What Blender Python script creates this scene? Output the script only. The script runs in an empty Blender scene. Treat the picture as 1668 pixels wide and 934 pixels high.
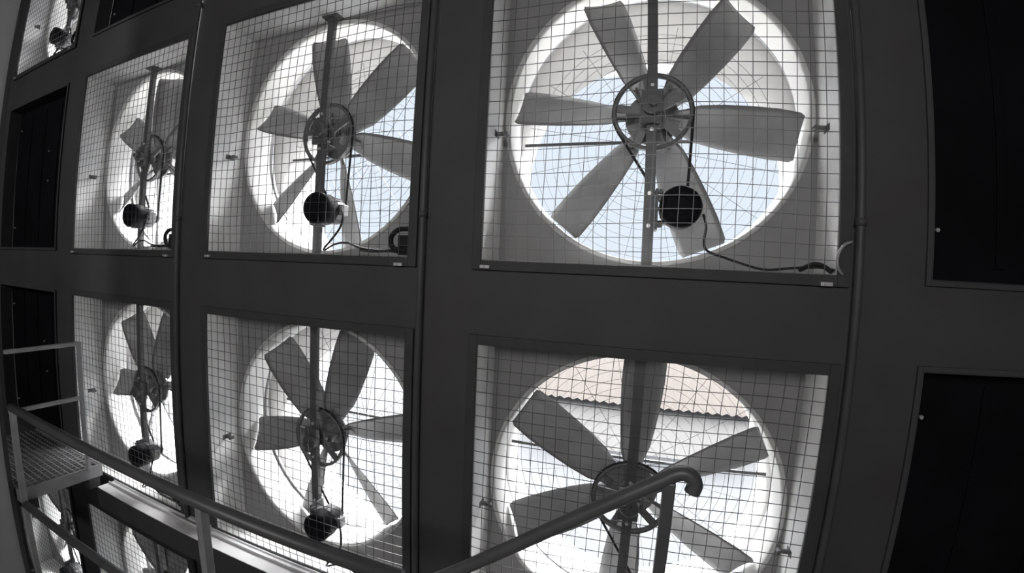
import bpy, math, random
from mathutils import Matrix, Vector

# ------------------------------------------------------------------ camera
scene = bpy.context.scene
COL = scene.collection
cam_data = bpy.data.cameras.new('camera')
cam = bpy.data.objects.new('camera', cam_data)
COL.objects.link(cam)
cam_data.sensor_fit = 'HORIZONTAL'
cam_data.sensor_width = 36.0
cam_data.sensor_height = 36.0 * 934 / 1668
cam_data.type = 'PANO'                       # ultra-wide phone lens with barrel distortion
cc = cam_data
cc.panorama_type = 'FISHEYE_LENS_POLYNOMIAL'
cc.fisheye_fov = math.radians(170)
cc.fisheye_polynomial_k0 = 0.0
cc.fisheye_polynomial_k1 = -0.06728115
cc.fisheye_polynomial_k2 = 0.00030303
cc.fisheye_polynomial_k3 = 3.81661316e-05
cc.fisheye_polynomial_k4 = -9.4583515e-07
R = ((0.95493882, -0.05366463, 0.29191087), (0.29341261, 0.02246298, -0.95572195), (0.04473128, 0.99830633, 0.03719665))
EYE = (0.68079, -1.752427, -0.039492)
cam.matrix_world = Matrix([list(R[i]) + [EYE[i]] for i in range(3)] + [[0, 0, 0, 1]])
cam_data.clip_start = 0.02
cam_data.clip_end = 400
scene.camera = cam

# ------------------------------------------------------------------ world, light, exposure
vs = scene.view_settings
vs.view_transform = 'Standard'
vs.look = 'None'
vs.exposure = 0.25
vs.gamma = 1.0
vs.use_curve_mapping = False
SKY_STRENGTH = 1.0
FILL_W = 88.0
world = bpy.data.worlds.new('sky')
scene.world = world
world.use_nodes = True
wn = world.node_tree
bg = wn.nodes['Background']
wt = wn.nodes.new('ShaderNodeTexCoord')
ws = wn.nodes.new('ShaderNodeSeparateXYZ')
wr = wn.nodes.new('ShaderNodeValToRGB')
wr.color_ramp.elements[0].position = 0.42      # upper sky boosted to light the fan housings, above a dimmer horizon band
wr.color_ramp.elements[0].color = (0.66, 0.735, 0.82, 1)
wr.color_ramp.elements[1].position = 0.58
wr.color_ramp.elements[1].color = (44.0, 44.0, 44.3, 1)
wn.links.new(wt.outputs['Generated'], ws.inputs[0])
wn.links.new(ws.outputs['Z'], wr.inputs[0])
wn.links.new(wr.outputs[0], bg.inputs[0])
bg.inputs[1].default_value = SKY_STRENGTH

fill_d = bpy.data.lights.new('rear_fill_light', 'AREA')  # unseen fill light added near the rear wall to brighten the steelwork
fill_d.shape = 'RECTANGLE'
fill_d.size = 4.4
fill_d.size_y = 1.2
fill_d.energy = FILL_W
fill_d.color = (1.0, 0.98, 0.96)
fill_o = bpy.data.objects.new('rear_fill_light', fill_d)
COL.objects.link(fill_o)
fill_o.location = (-0.1, -5.3, 1.3)
fill_o.rotation_euler = (Vector((-0.1, -5.3, 1.3)) - Vector((-1.2, 0.0, -0.4))).to_track_quat('Z', 'Y').to_euler()

fill2_d = bpy.data.lights.new('side_fill_light', 'AREA')      # unseen fill added beyond the partition to brighten the dark wall there
fill2_d.shape = 'RECTANGLE'
fill2_d.size = 1.2
fill2_d.size_y = 0.4
fill2_d.energy = 34.0
fill2_o = bpy.data.objects.new('side_fill_light', fill2_d)
COL.objects.link(fill2_o)
fill2_o.location = (-4.6, -4.2, 1.6)
fill2_o.rotation_euler = (Vector((-4.6, -4.2, 1.6)) - Vector((-4.4, 0.0, 0.0))).to_track_quat('Z', 'Y').to_euler()

# ------------------------------------------------------------------ helpers
PI = math.pi


class MB:
    """Collects shapes and links them as one mesh object."""

    def __init__(self):
        self.v = []
        self.f = []
        self.s = []

    def add(self, vs_, fs, smooth=False):
        b = len(self.v)
        self.v += [tuple(p) for p in vs_]
        for f in fs:
            self.f.append(tuple(i + b for i in f))
            self.s.append(smooth)

    def box(self, x0, x1, y0, y1, z0, z1):
        self.add([(x0, y0, z0), (x1, y0, z0), (x1, y1, z0), (x0, y1, z0), (x0, y0, z1), (x1, y0, z1), (x1, y1, z1), (x0, y1, z1)],
                 [(3, 2, 1, 0), (4, 5, 6, 7), (0, 1, 5, 4), (1, 2, 6, 5), (2, 3, 7, 6), (3, 0, 4, 7)])

    def tube(self, pts, r, n=8, caps=True, closed=False, smooth=True, up=None):
        pts = [Vector(p) for p in pts]
        m = len(pts)
        rings = []
        nrm = None
        for i, p in enumerate(pts):
            if closed:
                t = pts[(i + 1) % m] - pts[i - 1]
            else:
                t = pts[min(i + 1, m - 1)] - pts[max(i - 1, 0)]
            t.normalize()
            if nrm is None:
                a = Vector(up) if up else (Vector((0, 0, 1)) if abs(t.z) < 0.9 else Vector((0, 1, 0)))
                nrm = (a - t * a.dot(t)).normalized()
            else:
                nrm = nrm - t * nrm.dot(t)
                nrm.normalize()
            b = t.cross(nrm)
            rr = r[i] if isinstance(r, (list, tuple)) else r
            rings.append([p + (nrm * math.cos(2 * PI * (k + .5) / n) + b * math.sin(2 * PI * (k + .5) / n)) * rr for k in range(n)])
        vs_ = [q for ring in rings for q in ring]
        fs = []
        for i in range(m if closed else m - 1):
            j = (i + 1) % m
            for k in range(n):
                fs.append((i * n + k, i * n + (k + 1) % n, j * n + (k + 1) % n, j * n + k))
        if caps and not closed:
            fs.append(tuple(range(n - 1, -1, -1)))
            fs.append(tuple((m - 1) * n + k for k in range(n)))
        self.add(vs_, fs, smooth and n > 4)

    def bar(self, a, b, w, h, up=(0, 0, 1)):
        a, b = Vector(a), Vector(b)
        t = (b - a).normalized()
        u = Vector(up)
        u = (u - t * u.dot(t)).normalized()
        s = t.cross(u)
        q = []
        for p in (a, b):
            for i, j in ((-1, -1), (1, -1), (1, 1), (-1, 1)):
                q.append(p + s * (w / 2 * i) + u * (h / 2 * j))
        self.add(q, [(3, 2, 1, 0), (4, 5, 6, 7), (0, 1, 5, 4), (1, 2, 6, 5), (2, 3, 7, 6), (3, 0, 4, 7)])

    def lathe(self, prof, c=(0, 0, 0), n=48, closed=False, smooth=True):
        """profile of (radius, y) turned about the y axis through c"""
        m = len(prof)
        vs_ = []
        for r, y in prof:
            for k in range(n):
                a = 2 * PI * k / n
                vs_.append((c[0] + r * math.cos(a), c[1] + y, c[2] + r * math.sin(a)))
        fs = []
        for i in range(m if closed else m - 1):
            j = (i + 1) % m
            for k in range(n):
                k2 = (k + 1) % n
                fs.append((i * n + k, i * n + k2, j * n + k2, j * n + k))
        self.add(vs_, fs, smooth)

    def disc(self, r, y, c=(0, 0, 0), n=48, flip=False):
        vs_ = [(c[0] + r * math.cos(2 * PI * k / n), c[1] + y, c[2] + r * math.sin(2 * PI * k / n)) for k in range(n)]
        self.add(vs_, [tuple(range(n)) if not flip else tuple(range(n - 1, -1, -1))])

    def cyl(self, r, y0, y1, c=(0, 0, 0), n=32, bevel=0.0):
        b = bevel
        prof = [(r - b, y0), (r, y0 + b), (r, y1 - b), (r - b, y1)] if b else [(r, y0), (r, y1)]
        self.lathe(prof, c, n)
        self.disc(r - b, y0, c, n)
        self.disc(r - b, y1, c, n, True)

    def build(self, name, mat, parent=None, bevel=0.0):
        me = bpy.data.meshes.new(name)
        me.from_pydata(self.v, [], self.f)
        me.polygons.foreach_set('use_smooth', self.s)
        me.materials.append(mat)
        me.update()
        o = bpy.data.objects.new(name, me)
        COL.objects.link(o)
        if parent is not None:
            o.parent = parent
        if bevel:
            md = o.modifiers.new('bevel', 'BEVEL')
            md.width = bevel
            md.segments = 2
            md.limit_method = 'ANGLE'
        return o


def tag(o, label=None, cat=None, group=None, kind=None):
    if label:
        o['label'] = label
    if cat:
        o['category'] = cat
    if group:
        o['group'] = group
    if kind:
        o['kind'] = kind
    return o


def empty(name, loc, label, cat, group=None):
    o = bpy.data.objects.new(name, None)
    o.empty_display_size = 0.1
    COL.objects.link(o)
    o.location = loc
    return tag(o, label, cat, group)


def copy_tree(o, parent=None):
    c = o.copy()
    COL.objects.link(c)
    if parent is not None:
        c.parent = parent
    for ch in list(o.children):
        copy_tree(ch, c)
    return c


# ------------------------------------------------------------------ materials
def mat(name, col, rough=0.6, metal=0.0, var=0.12, scale=6.0, spec=0.5, dirt=None, dirt_amt=0.5, bump=0.0, dirt_scale=2.0):
    m = bpy.data.materials.new(name)
    m.use_nodes = True
    nt = m.node_tree
    p = nt.nodes['Principled BSDF']
    p.inputs['Roughness'].default_value = rough
    p.inputs['Metallic'].default_value = metal
    p.inputs['Specular IOR Level'].default_value = spec
    tc = nt.nodes.new('ShaderNodeTexCoord')
    nz = nt.nodes.new('ShaderNodeTexNoise')
    nz.inputs['Scale'].default_value = scale
    nz.inputs['Detail'].default_value = 5
    nt.links.new(tc.outputs['Object'], nz.inputs['Vector'])
    rp = nt.nodes.new('ShaderNodeValToRGB')
    rp.color_ramp.elements[0].position = 0.3
    rp.color_ramp.elements[1].position = 0.7
    rp.color_ramp.elements[0].color = tuple(c * (1 - var) for c in col) + (1,)
    rp.color_ramp.elements[1].color = tuple(min(1, c * (1 + var)) for c in col) + (1,)
    nt.links.new(nz.outputs[0], rp.inputs[0])
    out = rp.outputs[0]
    if dirt:
        n2 = nt.nodes.new('ShaderNodeTexNoise')
        n2.inputs['Scale'].default_value = dirt_scale
        n2.inputs['Detail'].default_value = 8
        n2.inputs['Roughness'].default_value = 0.65
        nt.links.new(tc.outputs['Object'], n2.inputs['Vector'])
        r2 = nt.nodes.new('ShaderNodeValToRGB')
        r2.color_ramp.elements[0].position = 0.5
        r2.color_ramp.elements[1].position = 0.72
        r2.color_ramp.elements[0].color = (0, 0, 0, 1)
        r2.color_ramp.elements[1].color = (dirt_amt,) * 3 + (1,)
        nt.links.new(n2.outputs[0], r2.inputs[0])
        mx = nt.nodes.new('ShaderNodeMixRGB')
        mx.inputs[2].default_value = tuple(dirt) + (1,)
        nt.links.new(r2.outputs[0], mx.inputs[0])
        nt.links.new(out, mx.inputs[1])
        out = mx.outputs[0]
    nt.links.new(out, p.inputs['Base Color'])
    if bump:
        bn = nt.nodes.new('ShaderNodeBump')
        bn.inputs['Strength'].default_value = bump
        bn.inputs['Distance'].default_value = 0.004
        nt.links.new(nz.outputs[0], bn.inputs['Height'])
        nt.links.new(bn.outputs[0], p.inputs['Normal'])
    return m


M = {
    'frame_steel': mat('painted_grey_steel', (0.072, 0.072, 0.0745), 0.62, 0.0, 0.10, 3.0, 0.35, (0.06, 0.045, 0.04), 0.35, 0.1),
    'trim_steel': mat('dark_angle_steel', (0.06, 0.06, 0.062), 0.6, 0.0, 0.12, 8.0, 0.35),
    'white_sheet': mat('white_housing_sheet', (0.90, 0.90, 0.89), 0.5, 0.0, 0.05, 5.0, 0.3, (0.42, 0.41, 0.39), 0.45, 0.0, 3.0),
    'back_grey': mat('grey_back_sheet', (0.28, 0.28, 0.28), 0.5, 0.0, 0.06, 5.0, 0.3, (0.3, 0.3, 0.29), 0.4, 0.0, 3.0),
    'ring_white': mat('white_ring_paint', (0.90, 0.90, 0.90), 0.45, 0.0, 0.03, 5.0, 0.4),
    'galv': mat('galvanised_steel', (0.42, 0.42, 0.43), 0.45, 0.3, 0.15, 14.0, 0.5),
    'blade': mat('dull_blade_metal', (0.25, 0.25, 0.255), 0.55, 0.2, 0.15, 6.0, 0.4, (0.18, 0.16, 0.15), 0.5),
    'strut': mat('strut_steel', (0.13, 0.13, 0.134), 0.5, 0.3, 0.12, 10.0, 0.4),
    'wheel': mat('cast_wheel', (0.20, 0.20, 0.205), 0.5, 0.3, 0.15, 12.0, 0.4),
    'wire': mat('galvanised_wire', (0.12, 0.12, 0.124), 0.4, 0.5, 0.1, 20.0, 0.5),
    'motor': mat('motor_grey_paint', (0.17, 0.17, 0.178), 0.45, 0.1, 0.1, 10.0, 0.4),
    'black': mat('black_cowl', (0.010, 0.010, 0.013), 0.6, 0.0, 0.1, 8.0, 0.1),
    'rubber': mat('black_rubber', (0.018, 0.018, 0.02), 0.6, 0.0, 0.1, 8.0, 0.3),
    'plate': mat('motor_plate', (0.36, 0.36, 0.365), 0.4, 0.3, 0.05, 8.0, 0.5),
    'zinc': mat('bright_zinc', (0.70, 0.70, 0.70), 0.35, 0.4, 0.05, 8.0, 0.5),
    'pipe': mat('grey_rail_pipe', (0.12, 0.12, 0.124), 0.42, 0.2, 0.12, 9.0, 0.5, (0.09, 0.08, 0.075), 0.4),
    'pale_tube': mat('pale_tube_steel', (0.36, 0.36, 0.37), 0.45, 0.2, 0.12, 9.0, 0.5),
    'ledge_top_lit': mat('lit_ledge_grey', (0.75, 0.75, 0.75), 0.5, 0.0, 0.1, 5.0, 0.4, (0.25, 0.24, 0.23), 0.6),  # ledge top coloured paler to stand for the fan light on it
    'conduit': mat('grey_conduit_paint', (0.085, 0.085, 0.088), 0.5, 0.0, 0.1, 9.0, 0.4),
    'grating': mat('grating_steel', (0.27, 0.27, 0.275), 0.5, 0.2, 0.12, 9.0, 0.5),
    'blank': mat('blackened_sheet', (0.008, 0.008, 0.010), 0.7, 0.0, 0.3, 2.5, 0.08, (0.008, 0.008, 0.018), 0.6),
    'partition': mat('grey_partition_paint', (0.42, 0.42, 0.425), 0.6, 0.0, 0.06, 3.0, 0.3),
    'room': mat('dark_room_paint', (0.12, 0.12, 0.12), 0.7, 0.0, 0.1, 2.0, 0.2),
    'concrete': mat('concrete_floor', (0.16, 0.16, 0.155), 0.8, 0.0, 0.15, 3.0, 0.2, (0.1, 0.1, 0.095), 0.4),
    'yard': mat('pale_concrete_yard', (0.0145, 0.0156, 0.017), 0.85, 0.0, 0.06, 0.4, 0.2),
    'terracotta': mat('pale_terracotta_roof', (0.0145, 0.0121, 0.0105), 0.8, 0.0, 0.08, 1.5, 0.2),
    'render': mat('cream_render', (0.085, 0.084, 0.083), 0.85, 0.0, 0.05, 1.0, 0.2),
}


def cone_material(name, dif, tra, fac):
    m = bpy.data.materials.new(name)
    m.use_nodes = True
    nt = m.node_tree
    nt.nodes.remove(nt.nodes['Principled BSDF'])
    out = nt.nodes['Material Output']
    d = nt.nodes.new('ShaderNodeBsdfDiffuse')
    d.inputs[0].default_value = dif
    t = nt.nodes.new('ShaderNodeBsdfTranslucent')
    t.inputs[0].default_value = tra
    mx = nt.nodes.new('ShaderNodeMixShader')
    mx.inputs[0].default_value = fac
    nt.links.new(d.outputs[0], mx.inputs[1])
    nt.links.new(t.outputs[0], mx.inputs[2])
    nt.links.new(mx.outputs[0], out.inputs[0])
    return m


M['cone'] = cone_material('translucent_fibreglass', (0.46, 0.455, 0.445, 1), (0.29, 0.287, 0.28, 1), 0.4)
M['ring'] = cone_material('white_ring_moulding', (0.90, 0.90, 0.89, 1), (0.42, 0.42, 0.41, 1), 0.4)

# ------------------------------------------------------------------ the setting
W, H = 1.40, 1.395            # fan opening
PX, PZ = 1.76, 1.765          # spacing of columns and rows of openings
XL = {'Z': -3 * PX, 'A': -2 * PX, 'B': -PX, 'C': 0.0, 'D': 1.75}
ZB = {0: PZ, 1: 0.0, 2: -PZ, 3: -2 * PZ}
DEPTH = 0.23
fan_cells = [('Z', 0), ('A', 1), ('B', 1), ('C', 1), ('A', 2), ('B', 2), ('C', 2), ('Z', 3), ('A', 3)]
blank_cells = [('A', 0), ('Z', 1), ('Z', 2), ('D', 1), ('D', 2)]
open_cells = set(fan_cells + blank_cells)

X0, X1, Y0, ZLO, ZHI = -7.0, 4.6, -5.6, -4.4, 4.4


def wall_piece(x0, x1, z0, z1):
    m = MB()
    m.box(x0, x1, 0, DEPTH, z0, z1)
    tag(m.build('wall_fan_side', M['frame_steel']), kind='structure')


xs = [X0]
for c in 'ZABCD':
    xs += [XL[c], XL[c] + W]
xs.append(X1)
for i in range(0, len(xs), 2):                    # continuous columns
    wall_piece(xs[i], xs[i + 1], ZLO, ZHI)
for c in 'ZABCD':                                 # beams and closed cells between the columns
    x0, x1 = XL[c], XL[c] + W
    z = ZLO
    for r in (3, 2, 1, 0):
        if (c, r) in open_cells:
            zt = ZB[r] + (H + 0.033 if (c, r) == ('D', 2) else H)
            wall_piece(x0, x1, z, ZB[r])
            z = zt
    wall_piece(x0, x1, z, ZHI)

b = MB()
b.box(X0 - .1, X1 + .1, Y0, DEPTH, ZLO - .1, ZLO)
tag(b.build('floor', M['concrete']), kind='structure')
b = MB()
b.box(X0 - .1, X1 + .1, Y0, DEPTH, ZHI, ZHI + .1)
tag(b.build('ceiling', M['room']), kind='structure')
b = MB()
b.box(X0 - .1, X1 + .1, Y0 - .1, Y0, ZLO - .1, ZHI + .1)
tag(b.build('wall_rear', M['room']), kind='structure')
b = MB()
b.box(X1, X1 + .1, Y0, 0, ZLO, ZHI)
tag(b.build('wall_right', M['room']), kind='structure')
b = MB()
b.box(X0 - .1, X0, Y0, 0, ZLO, ZHI)
tag(b.build('wall_far_left', M['room']), kind='structure')
b = MB()
b.box(-3.16, -3.06, Y0, -0.70, ZLO, ZHI)
tag(b.build('wall_left', M['partition']), kind='structure')
b = MB()
b.box(-3.166, -3.050, -0.712, -0.685, ZLO, ZHI)
tag(b.build('trim_1', M['trim_steel']), kind='structure')
b = MB()                                          # walkway slab under the railing
b.box(-3.06, X1, Y0, -0.60, -2.55, -2.43)
tag(b.build('floor_walkway', M['concrete']), kind='structure')
b = MB()                                          # steel channel ledge under the second row of fans
b.box(-2.98, X1, -0.15, 0.0, -1.785, -1.775)
b.box(-2.98, X1, -0.022, 0.0, -1.775, -1.767)
b.box(-2.98, X1, -0.062, -0.056, -1.775, -1.762)
tag(b.build('trim_2', M['ledge_top_lit']), kind='structure')
b = MB()
b.box(-2.98, X1, -0.152, -0.142, -1.925, -1.779)
b.box(-2.98, X1, -0.152, 0.0, -1.933, -1.925)
tag(b.build('trim_3', M['frame_steel']), kind='structure')

# outdoors, seen through the fans
b = MB()
b.box(-60, 60, 0.6, 120, -9.3, -9.0)
tag(b.build('ground', M['yard']), kind='structure')
bd = empty('building', (0.8, 24, -9.0), 'low outbuilding with a pale terracotta roof, out in the yard beyond the fans', 'building')
b = MB()
b.box(-5.4, 5.4, -4, 4, 0, 2.9)
b.add([(-5.4, -4, 2.9), (-5.4, 4, 2.9), (-5.4, 0, 5.7), (5.4, -4, 2.9), (5.4, 4, 2.9), (5.4, 0, 5.7)], [(0, 1, 2), (5, 4, 3)])
b.build('wall', M['render'], bd)
b = MB()
for s in (-1, 1):
    n = 26
    for k in range(n):                            # pantile ribs
        x0 = -5.8 + 11.6 * k / n
        x1 = x0 + 11.6 / n
        xm = (x0 + x1) / 2
        e = [(x0, s * 4.5, 2.6), (xm, s * 4.5, 2.71), (x1, s * 4.5, 2.6), (x0, 0, 5.85), (xm, 0, 5.96), (x1, 0, 5.85)]
        b.add(e, [(0, 1, 4, 3), (1, 2, 5, 4)])
b.build('roof', M['terracotta'], bd)


# ------------------------------------------------------------------ exhaust fan, built once
def wire_mesh(seed):
    rnd = random.Random(seed)
    m = MB()
    n = 26
    ph = [rnd.uniform(0, 6.28) for _ in range(8)]

    def warp(x, z):
        e = min(1.0, 6 * (0.7 - abs(x))) * min(1.0, 6 * min(z, H - z))
        e = max(e, 0)
        dx = 0.007 * math.sin(3.1 * z + ph[0]) + 0.004 * math.sin(6.3 * z + 2 * x + ph[1])
        dz = 0.008 * math.sin(2.9 * x + ph[2]) + 0.004 * math.sin(5.7 * x + 2 * z + ph[3])
        dy = 0.004 * math.sin(4 * x + ph[4]) * math.sin(4 * z + ph[5])
        return x + dx * e, -0.012 + dy * e, z + dz * e
    jx = [rnd.uniform(-.0035, .0035) for _ in range(n + 1)]
    jz = [rnd.uniform(-.0035, .0035) for _ in range(n + 1)]
    S = 24
    for i in range(n + 1):
        x = max(-.698, min(.698, -0.7 + W * i / n + jx[i]))
        m.tube([warp(x, H * k / S) for k in range(S + 1)], 0.0017, 4)
        z = max(.002, min(H - .002, H * i / n + jz[i]))
        m.tube([(p[0], p[1] + 0.003, p[2]) for p in (warp(-0.7 + W * k / S, z) for k in range(S + 1))], 0.0017, 4)
    return m


HC = H / 2


def blade_mesh():
    """one paddle blade along +x, root at r=.09, tip at r=.655, in hub coordinates (axis = y)"""
    m = MB()
    st = [(0.09, 0.056, 52), (0.14, 0.068, 48), (0.20, 0.090, 42), (0.30, 0.102, 37), (0.42, 0.110, 32), (0.54, 0.114, 28), (0.635, 0.110, 25), (0.655, 0.098, 24)]
    nc = 8
    top, bot = [], []
    for r, hw, tw in st:
        t = -math.radians(tw)
        rt, rb = [], []
        for k in range(nc + 1):
            u = -1 + 2 * k / nc
            c = u * hw
            camber = 0.16 * hw * (1 - u * u)
            th = 0.0035
            z = c * math.cos(t) - camber * math.sin(t)
            y = c * math.sin(t) + camber * math.cos(t)
            rt.append((r, y + th, z))
            rb.append((r, y - th, z))
        top.append(rt)
        bot.append(rb)
    vs_ = [p for row in top for p in row] + [p for row in bot for p in row]
    N = nc + 1
    o = len(st) * N
    fs = []
    for i in range(len(st) - 1):
        for k in range(nc):
            a, b_, c, d = i * N + k, i * N + k + 1, (i + 1) * N + k + 1, (i + 1) * N + k
            fs.append((a, b_, c, d))
            fs.append((o + d, o + c, o + b_, o + a))
        fs.append((i * N, (i + 1) * N, o + (i + 1) * N, o + i * N))
        fs.append((o + i * N + nc, o + (i + 1) * N + nc, (i + 1) * N + nc, i * N + nc))
    for i in (0, len(st) - 1):
        for k in range(nc):
            q = (i * N + k, o + i * N + k, o + i * N + k + 1, i * N + k + 1)
            fs.append(q if i == 0 else q[::-1])
    m.add(vs_, fs, True)
    return m


def make_fan():
    f = empty('exhaust_fan', (0, 0, 0), 'exhaust fan', 'fan')
    # angle-iron frame round the opening
    m = MB()
    e, t = 0.042, 0.016
    m.box(-.7 - e, -.7, -t, 0, -e, H + e)
    m.box(.7, .7 + e, -t, 0, -e, H + e)
    m.box(-.7, .7, -t, 0, -e, 0)
    m.box(-.7, .7, -t, 0, H, H + e)
    m.build('frame', M['trim_steel'], f, 0.003)
    # sheet housing: four sides, a back panel with a round hole
    m = MB()
    k = 0.004
    m.box(-.7, -.7 + k, 0, DEPTH, 0, H)
    m.box(.7 - k, .7, 0, DEPTH, 0, H)
    m.box(-.7, .7, 0, DEPTH, 0, k)
    m.box(-.7, .7, 0, DEPTH, H - k, H)
    hs = m.build('housing', M['white_sheet'], f)
    m = MB()
    n = 96
    for yy, fl in ((0.222, False), (0.229, True)):
        circ, sq = [], []
        for i in range(n):
            a = 2 * PI * i / n
            c, s = math.cos(a), math.sin(a)
            q = 1 / max(abs(c) / .6965, abs(s) / (HC - .0035))
            circ.append((.672 * c, yy, HC + .672 * s))
            sq.append((q * c, yy, HC + q * s))
        m.add(circ + sq, [((i, (i + 1) % n, n + (i + 1) % n, n + i) if fl else (n + i, n + (i + 1) % n, (i + 1) % n, i)) for i in range(n)])
    m.build('back_panel', M['back_grey'], f)
    # white venturi ring with rolled lip
    m = MB()
    m.lathe([(.690, .221), (.688, .212), (.680, .207), (.671, .211), (.668, .222), (.668, .40), (.676, .408), (.684, .404), (.676, .395), (.676, .235), (.684, .221)], (0, 0, HC), 96, True)
    m.build('inlet_ring', M['ring'], f)
    m = MB()
    m.lathe([(.700, .440), (.688, .440), (.688, .458), (.700, .458)], (0, 0, HC), 80, True)
    m.build('seam_band', M['galv'], f)
    # flared discharge cone
    m = MB()
    prof = [(.700, .425, 0), (.715, .60, -.03), (.76, 1.0, -.15), (.767, 1.0, -.15), (.722, .60, -.03), (.707, .425, 0)]
    n = 80                                        # the hood dips a little towards its mouth
    vs_ = [(rr * math.cos(2 * PI * q / n), yy, HC + dz + rr * math.sin(2 * PI * q / n)) for rr, yy, dz in prof for q in range(n)]
    m.add(vs_, [(i * n + q, i * n + (q + 1) % n, (i + 1) % 6 * n + (q + 1) % n, (i + 1) % 6 * n + q) for i in range(6) for q in range(n)], True)
    m.build('discharge_cone', M['cone'], f)
    # outer wire guard with a level bar across it
    m = MB()
    yg = .655
    for i in range(1, 14):
        r = .05 * i
        N_ = 24 + 4 * i
        m.tube([(r * math.cos(2 * PI * q / N_), yg, HC - .035 + r * math.sin(2 * PI * q / N_)) for q in range(N_)], .0011, 4, closed=True)
    for q in range(16):
        a = 2 * PI * (q + .5) / 16
        m.tube([(.05 * math.cos(a), yg + .003, HC - .035 + .05 * math.sin(a)), (.700 * math.cos(a), yg + .003, HC - .035 + .700 * math.sin(a))], .0014, 4)
    m.bar((-.715, yg + .012, HC), (.715, yg + .012, HC), .010, .016)
    m.build('wire_guard', M['wire'], f)
    # upright strut: folded channel
    m = MB()
    m.box(-.027, .019, .160, .164, .004, H - .004)
    m.box(-.027, -.023, .164, .188, .004, H - .004)
    m.box(.015, .019, .164, .188, .004, H - .004)
    m.box(-.06, .052, .14, .2, H - .014, H - .004)
    m.box(-.06, .052, .14, .2, .004, .012)
    st = m.build('strut', M['strut'], f, 0.0015)
    for z in (HC - .10, HC + .10, .18, .32):
        m = MB()
        m.cyl(.009, .152, .16, (-.004, 0, z), 6)
        m.build('bolt', M['zinc'], st)
    # bearing on the strut
    m = MB()
    m.box(-.05, .042, .138, .16, HC - .075, HC + .075)
    m.cyl(.044, .11, .16, (0, 0, HC), 24, .004)
    m.cyl(.016, .085, .34, (0, 0, HC), 16)
    m.build('bearing', M['strut'], f, 0.003)
    # big belt wheel
    m = MB()
    m.lathe([(.160, .203), (.177, .200), (.171, .210), (.171, .216), (.177, .226), (.160, .223)], (0, 0, HC), 64, True)
    for q in range(5):
        a = 2 * PI * q / 5 + .5
        m.bar((.03 * math.cos(a), .213, HC + .03 * math.sin(a)), (.164 * math.cos(a), .213, HC + .164 * math.sin(a)), .012, .034, (-math.sin(a), 0, math.cos(a)))
    m.cyl(.045, .198, .232, (0, 0, HC), 24, .003)
    m.build('belt_wheel', M['wheel'], f)
    # rotor hub with six blades
    m = MB()
    m.cyl(.060, -.045, .045, (0, 0, 0), 32, .008)
    m.cyl(.125, -.008, .006, (0, 0, 0), 36, .002)
    for q in range(6):
        a = 2 * PI * q / 6
        m.bar((.05 * math.cos(a), .0, .05 * math.sin(a)), (.17 * math.cos(a), .0, .17 * math.sin(a)), .012, .045, (-math.sin(a), -.9, math.cos(a)))
    hub = m.build('rotor', M['blade'], f, 0.002)
    hub.location = (0, .31, HC)
    bl = None
    for q in range(6):
        if bl is None:
            bl = o = blade_mesh().build('blade', M['blade'], hub)
        else:
            o = bl.copy()
            COL.objects.link(o)
        o.rotation_euler = (0, -2 * PI * q / 6, 0)
    # motor low beside the strut, axis square to the wall
    mx, mz = .117, .243
    m = MB()
    m.cyl(.074, .062, .182, (mx, 0, mz), 36, .006)
    for q in range(16):
        a = 2 * PI * q / 16
        m.bar((mx + .0765 * math.cos(a), .075, mz + .0765 * math.sin(a)), (mx + .0765 * math.cos(a), .17, mz + .0685 * math.sin(a)), .004, .008, (math.cos(a), 0, math.sin(a)))
    m.cyl(.010, .15, .205, (mx, 0, mz), 12)
    mo = m.build('motor', M['motor'], f)
    m = MB()
    m.lathe([(.0, .004), (.060, .004), (.076, .008), (.083, .018), (.083, .100), (.074, .100)], (mx, 0, mz), 40)
    m.lathe([(.058, .0025), (.062, .0025), (.062, .008), (.058, .008)], (mx, 0, mz), 40, True)
    m.lathe([(.034, .0025), (.038, .0025), (.038, .007), (.034, .007)], (mx, 0, mz), 40, True)
    m.build('end_cowl', M['black'], mo)
    m = MB()
    m.box(mx + .05, mx + .098, .112, .162, mz - .028, mz + .030)
    m.build('terminal_box', M['plate'], mo, 0.004)
    m = MB()
    m.box(.02, .032, .085, .190, mz - .085, mz + .085)
    m.box(.032, mx - .03, .088, .094, mz - .06, mz - .048)
    m.box(.032, mx - .03, .088, .15, mz + .046, mz + .058)
    m.box(.032, mx - .04, .088, .15, mz - .062, mz - .050)
    for z in (-.07, .0, .07):
        m.cyl(.010, .07, .09, (.040, 0, mz + z), 6)
        m.tube([(.03, .10, mz + z), (.052, .10, mz + z)], .007, 6)
    m.build('mount_bracket', M['strut'], mo, 0.0015)
    m = MB()
    m.lathe([(.0, .199), (.026, .199), (.035, .199), (.029, .209), (.029, .217), (.035, .227), (.0, .227)], (mx, 0, mz), 28)
    m.build('motor_pulley', M['wheel'], mo)
    # belt round both pulleys
    m = MB()
    c1, r1 = Vector((0, HC)), .176
    c2, r2 = Vector((mx, mz)), .034
    d = c2 - c1
    base = math.atan2(d.y, d.x)
    al = math.acos((r1 - r2) / d.length)
    pts = []
    for q in range(25):                            # the long way round the wheel
        a = base + al + (2 * PI - 2 * al) * q / 24
        pts.append((c1.x + r1 * math.cos(a), .213, c1.y + r1 * math.sin(a)))
    for q in range(9):
        a = base - al + 2 * al * q / 8
        pts.append((c2.x + r2 * math.cos(a), .213, c2.y + r2 * math.sin(a)))
    m.tube(pts, .0065, 6, closed=True, up=(0, 1, 0))
    m.build('drive_belt', M['rubber'], f)
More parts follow.
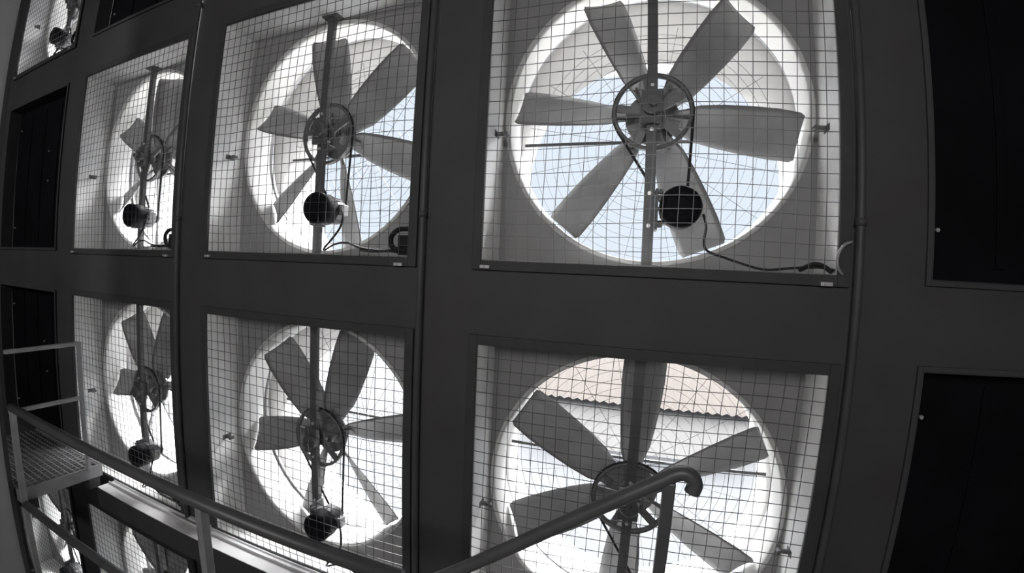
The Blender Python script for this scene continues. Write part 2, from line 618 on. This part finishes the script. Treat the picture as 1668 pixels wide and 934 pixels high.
    # latches half-way up the sides, clips under the bottom corners
    for s in (-1, 1):
        m = MB()
        m.box(s * .700 - .006, s * .700 + .006, .085, .145, .575, .605)
        m.box(min(s * .694, s * .640), max(s * .694, s * .640), .108, .118, .584, .596)
        m.cyl(.010, .098, .128, (s * .648, 0, .59), 10)
        m.tube([(s * .694, .113, .59), (s * .664, .113, .59)], .011, 8)
        m.build('latch', M['strut'], f, 0.001)
    for x, z in ((-.675, -.026), (.655, -.032)):
        m = MB()
        m.box(x - .022, x + .022, -.030, -.016, z - .009, z + .006)
        m.cyl(.006, -.036, -.030, (x - .005, 0, z), 8)
        m.build('clip', M['zinc'], f, 0.002)
    return f


def spline(p, n=6):
    """Catmull-Rom through the points"""
    p = [Vector(q) for q in p]
    p = [2 * p[0] - p[1]] + p + [2 * p[-1] - p[-2]]
    out = []
    for i in range(1, len(p) - 2):
        for k in range(n):
            t = k / n
            a, b_, c, d = p[i - 1], p[i], p[i + 1], p[i + 2]
            out.append(.5 * ((2 * b_) + (c - a) * t + (2 * a - 5 * b_ + 4 * c - d) * t * t + (3 * b_ - a - 3 * c + d) * t ** 3))
    out.append(p[-2])
    return out


def add_cable(f, kind):
    m = MB()
    if kind == 0:                                 # sagging lead along the sill
        m.tube(spline([(.215, .105, .225), (.222, .07, .17), (.212, .03, .105), (.225, .02, .072), (.29, .02, .048), (.40, .02, .016), (.46, .02, .010), (.54, .02, .020), (.64, .022, .028), (.695, .012, .020)]), .0055, 6)
        m.tube(spline([(.57, .03, .014), (.62, .028, .038), (.655, .022, .034), (.69, .02, .012)]), .010, 6)
    else:
        m.tube(spline([(.218, .105, .24), (.262, .06, .20), (.262, .04, .14), (.22, .03, .08), (.185, .02, .036), (.19, .02, .026), (.25, .02, .055), (.325, .02, .064), (.40, .02, .042), (.48, .02, .032), (.60, .02, .028), (.66, .02, .024)]), .0055, 6)
        m.tube(spline([(.40, .03, .030), (.48, .028, .026), (.58, .026, .030), (.66, .02, .020)]), .009, 6)
        m.tube(spline([(.67, .02, .030), (.60, .015, .045), (.59, .012, .095), (.63, .01, .13), (.69, .008, .135)]), .012, 8)
        m.box(.625, .690, .015, .06, .012, .105)
    m.build('cable', M['rubber'], f)


FAN_LABELS = {
    ('C', 1): ('upper fan of the widest pair behind mesh, its motor a round black face', -8),
    ('C', 2): ('exhaust fan behind wire mesh, the one crossed by the hooked end of the handrail', 28),
    ('B', 1): ('exhaust fan behind wire mesh, upper one of the middle column between two broad grey columns', -18),
    ('B', 2): ('exhaust fan behind wire mesh, its low motor just above the long handrail', 12),
    ('A', 1): ('narrow-looking exhaust fan beside two black blanked openings, above the handrail landing', 28),
    ('A', 2): ('narrow-looking exhaust fan right behind the corner post of the small grating landing', 5),
    ('Z', 0): ('exhaust fan in the top corner beside the partition wall, only its motor and mesh showing', 15),
    ('Z', 3): ('exhaust fan below the grating landing, seen between the lower rail and the landing', 40),
    ('A', 3): ('exhaust fan below the steel ledge, only its upper part showing above the lower rail', 20),
}
proto = make_fan()
first = True
for n_, (c, r) in enumerate(fan_cells):
    f = proto if first else copy_tree(proto)
    first = False
    f.location = (XL[c] + .7, 0, ZB[r])
    lab, ang = FAN_LABELS[(c, r)]
    f['label'] = lab
    f['group'] = 'exhaust fans in the wall'
    rot = [ch for ch in f.children if ch.name.startswith('rotor')][0]
    rot.rotation_euler = (0, -math.radians(ang), 0)
for n_, (c, r) in enumerate(fan_cells):
    f = [o for o in COL.objects if o.name.startswith('exhaust_fan') and (o.location - Vector((XL[c] + .7, 0, ZB[r]))).length < 1e-4][0]
    wire_mesh(n_ * 7 + 3).build('mesh_screen', M['wire'], f)
    add_cable(f, 0 if c == 'C' else 1)

f = [o for o in COL.objects if o.name.startswith('exhaust_fan') and (o.location - Vector((.7, 0, 0))).length < 1e-4][0]
m = MB()
m.tube(spline([(.742, -.020, .126), (.713, -.024, .113), (.692, -.024, .078), (.692, -.024, .032), (.712, -.020, .004)]), .006, 8)
m.build('cable_tail', M['pale_tube'], f)

# ------------------------------------------------------------------ blanked openings
BL = {
    ('A', 0): 'black blanked opening at the top, above the narrow-looking upper fan',
    ('Z', 1): 'black blanked opening beside the partition wall, upper of the two there',
    ('Z', 2): 'black blanked opening behind the guard rails of the grating landing',
    ('D', 1): 'wide black blanked opening past the broad column, the upper one',
    ('D', 2): 'wide black blanked opening past the broad column, the lower one with a pale lip',
}
for (c, r), lab in BL.items():
    h = H + 0.033 if (c, r) == ('D', 2) else H
    p = empty('blanking_panel', (XL[c] + .7, 0, ZB[r]), lab, 'panel', 'blanked openings in the wall')
    m = MB()
    m.box(-.696, .696, .10, .11, .001, h - .001)
    for k in range(3):                            # pressed stiffening ribs
        x = -.35 + .35 * k
        m.box(x - .02, x + .02, .092, .10, .06, h - .06)
    m.build('sheet', M['blank'], p, 0.003)
    m = MB()
    e, t = 0.020, 0.012
    for a, b_ in ((-.7 - e, -.7), (.7, .7 + e)):
        m.box(a, b_, -t, 0, -e, h + e)
    for a, b_ in ((-e, 0), (h, h + e)):
        m.box(-.7, .7, -t, 0, a, b_)
    m.box(-.7, -.696, -t, .10, 0, h)
    m.box(.696, .7, -t, .10, 0, h)
    m.box(-.696, .696, -t, .10, 0, .004)
    m.box(-.696, .696, -t, .10, h - .004, h)
    m.build('lip', M['frame_steel'], p, 0.003)
    for q in ((-.62, .2), (-.62, h - .2), (.62, .2), (.62, h - .2), (.2, .62), (.17, .9)):
        m = MB()
        m.cyl(.009, .090, .10, (q[0], 0, q[1]), 6)
        m.build('bolt', M['zinc'], p)

# ------------------------------------------------------------------ conduits up the columns
for c, lab in (('C', 'grey conduit pipe up the broad column next to the widest pair of fans'),
               ('B', 'grey conduit pipe up the column between the middle and the widest fans'),
               ('A', 'grey conduit pipe up the column beside the narrow-looking fans')):
    x = XL[c] + W + .072
    p = empty('conduit', (x, 0, -4.0), lab, 'pipe', 'conduits up the columns')
    m = MB()
    m.tube([(0, -.017, -.4), (0, -.017, 8.4)], .0165, 12)
    m.build('pipe', M['conduit'], p)
    for z in (4.2, 2.2, 5.6):
        m = MB()
        m.tube([(0, -.017, z - .014), (0, -.017, z + .014)], .021, 12)
        m.box(-.028, .028, -.004, 0, z - .012, z + .012)
        m.build('clamp', M['conduit'], p)

# ------------------------------------------------------------------ railing with the hooked end
YR = -0.66
p = empty('handrail', (-2.95, YR, -2.43), 'dark pipe handrail running along the fan wall, rising to a hooked end', 'handrail')
ox, oz = 2.95, 2.43


def L(x, z, y=0.0):
    return (x + ox, y, z + oz)


m = MB()
m.tube([L(-2.970, -1.035), L(.02, -1.035)], .027, 14)
m.build('top_rail', M['pipe'], p)
m = MB()
HOOK = [(0.175, -0.977), (0.494, -0.738), (0.678, -0.609), (0.766, -0.551), (0.797, -0.53), (0.818, -0.524), (0.838, -0.533), (0.847, -0.551), (0.842, -0.573)]
m.tube(spline([L(x, z) for x, z in [(.04, -1.06), (.10, -1.03)] + HOOK], 6), .020, 14)
m.build('stair_rail', M['pipe'], p)
m = MB()
m.tube([L(-2.95, -1.70), L(.02, -1.70)], .025, 14)
m.build('mid_rail', M['pipe'], p)
for x, top, rr in ((-2.952, -1.05, .018), (-.935, -1.04, .020), (.785, -.55, .0155)):
    m = MB()
    m.box(x + ox - rr, x + ox + rr, -rr, rr, 0, top + oz)
    m.build('post', M['pale_tube'] if x < .5 else M['pipe'], p, 0.004)

# ------------------------------------------------------------------ grating landing with its guard rails
lx = -3.0
p = empty('landing', (lx, -.38, -1.62), 'small steel grating landing with pale guard rails, beside the partition wall', 'landing')
m = MB()
for k in range(24):
    x = -.02 - 1.2 * k / 23
    m.box(x - .004, x + .004, -.275, .275, -.024, .0)
for k in range(14):
    y = -.27 + .54 * k / 13
    m.box(-1.22, 0, y - .0035, y + .0035, -.012, -.001)
m.build('grating', M['grating'], p)
m = MB()
m.box(-.006, .004, -.285, .285, -.085, .004)
m.box(-1.23, .0, -.290, -.282, -.085, .004)
m.box(-1.23, .0, .282, .290, -.085, .004)
m.build('edge_channel', M['pale_tube'], p)
m = MB()
m.box(-1.2, .01, .18, .26, -.16, -.086)
m.box(-1.2, .01, -.26, -.18, -.16, -.086)
m.build('support_beam', M['trim_steel'], p)
m = MB()
m.bar((0, -.29, .94), (0, .19, .94), .028, .028)
m.build('top_rail', M['pale_tube'], p, 0.004)
m = MB()
m.bar((0, -.29, .545), (0, .19, .545), .028, .028)
m.build('mid_rail', M['pale_tube'], p, 0.004)
m = MB()
m.box(-.014, .014, .176, .204, -.02, .954)
m.build('post', M['pale_tube'], p, 0.004)
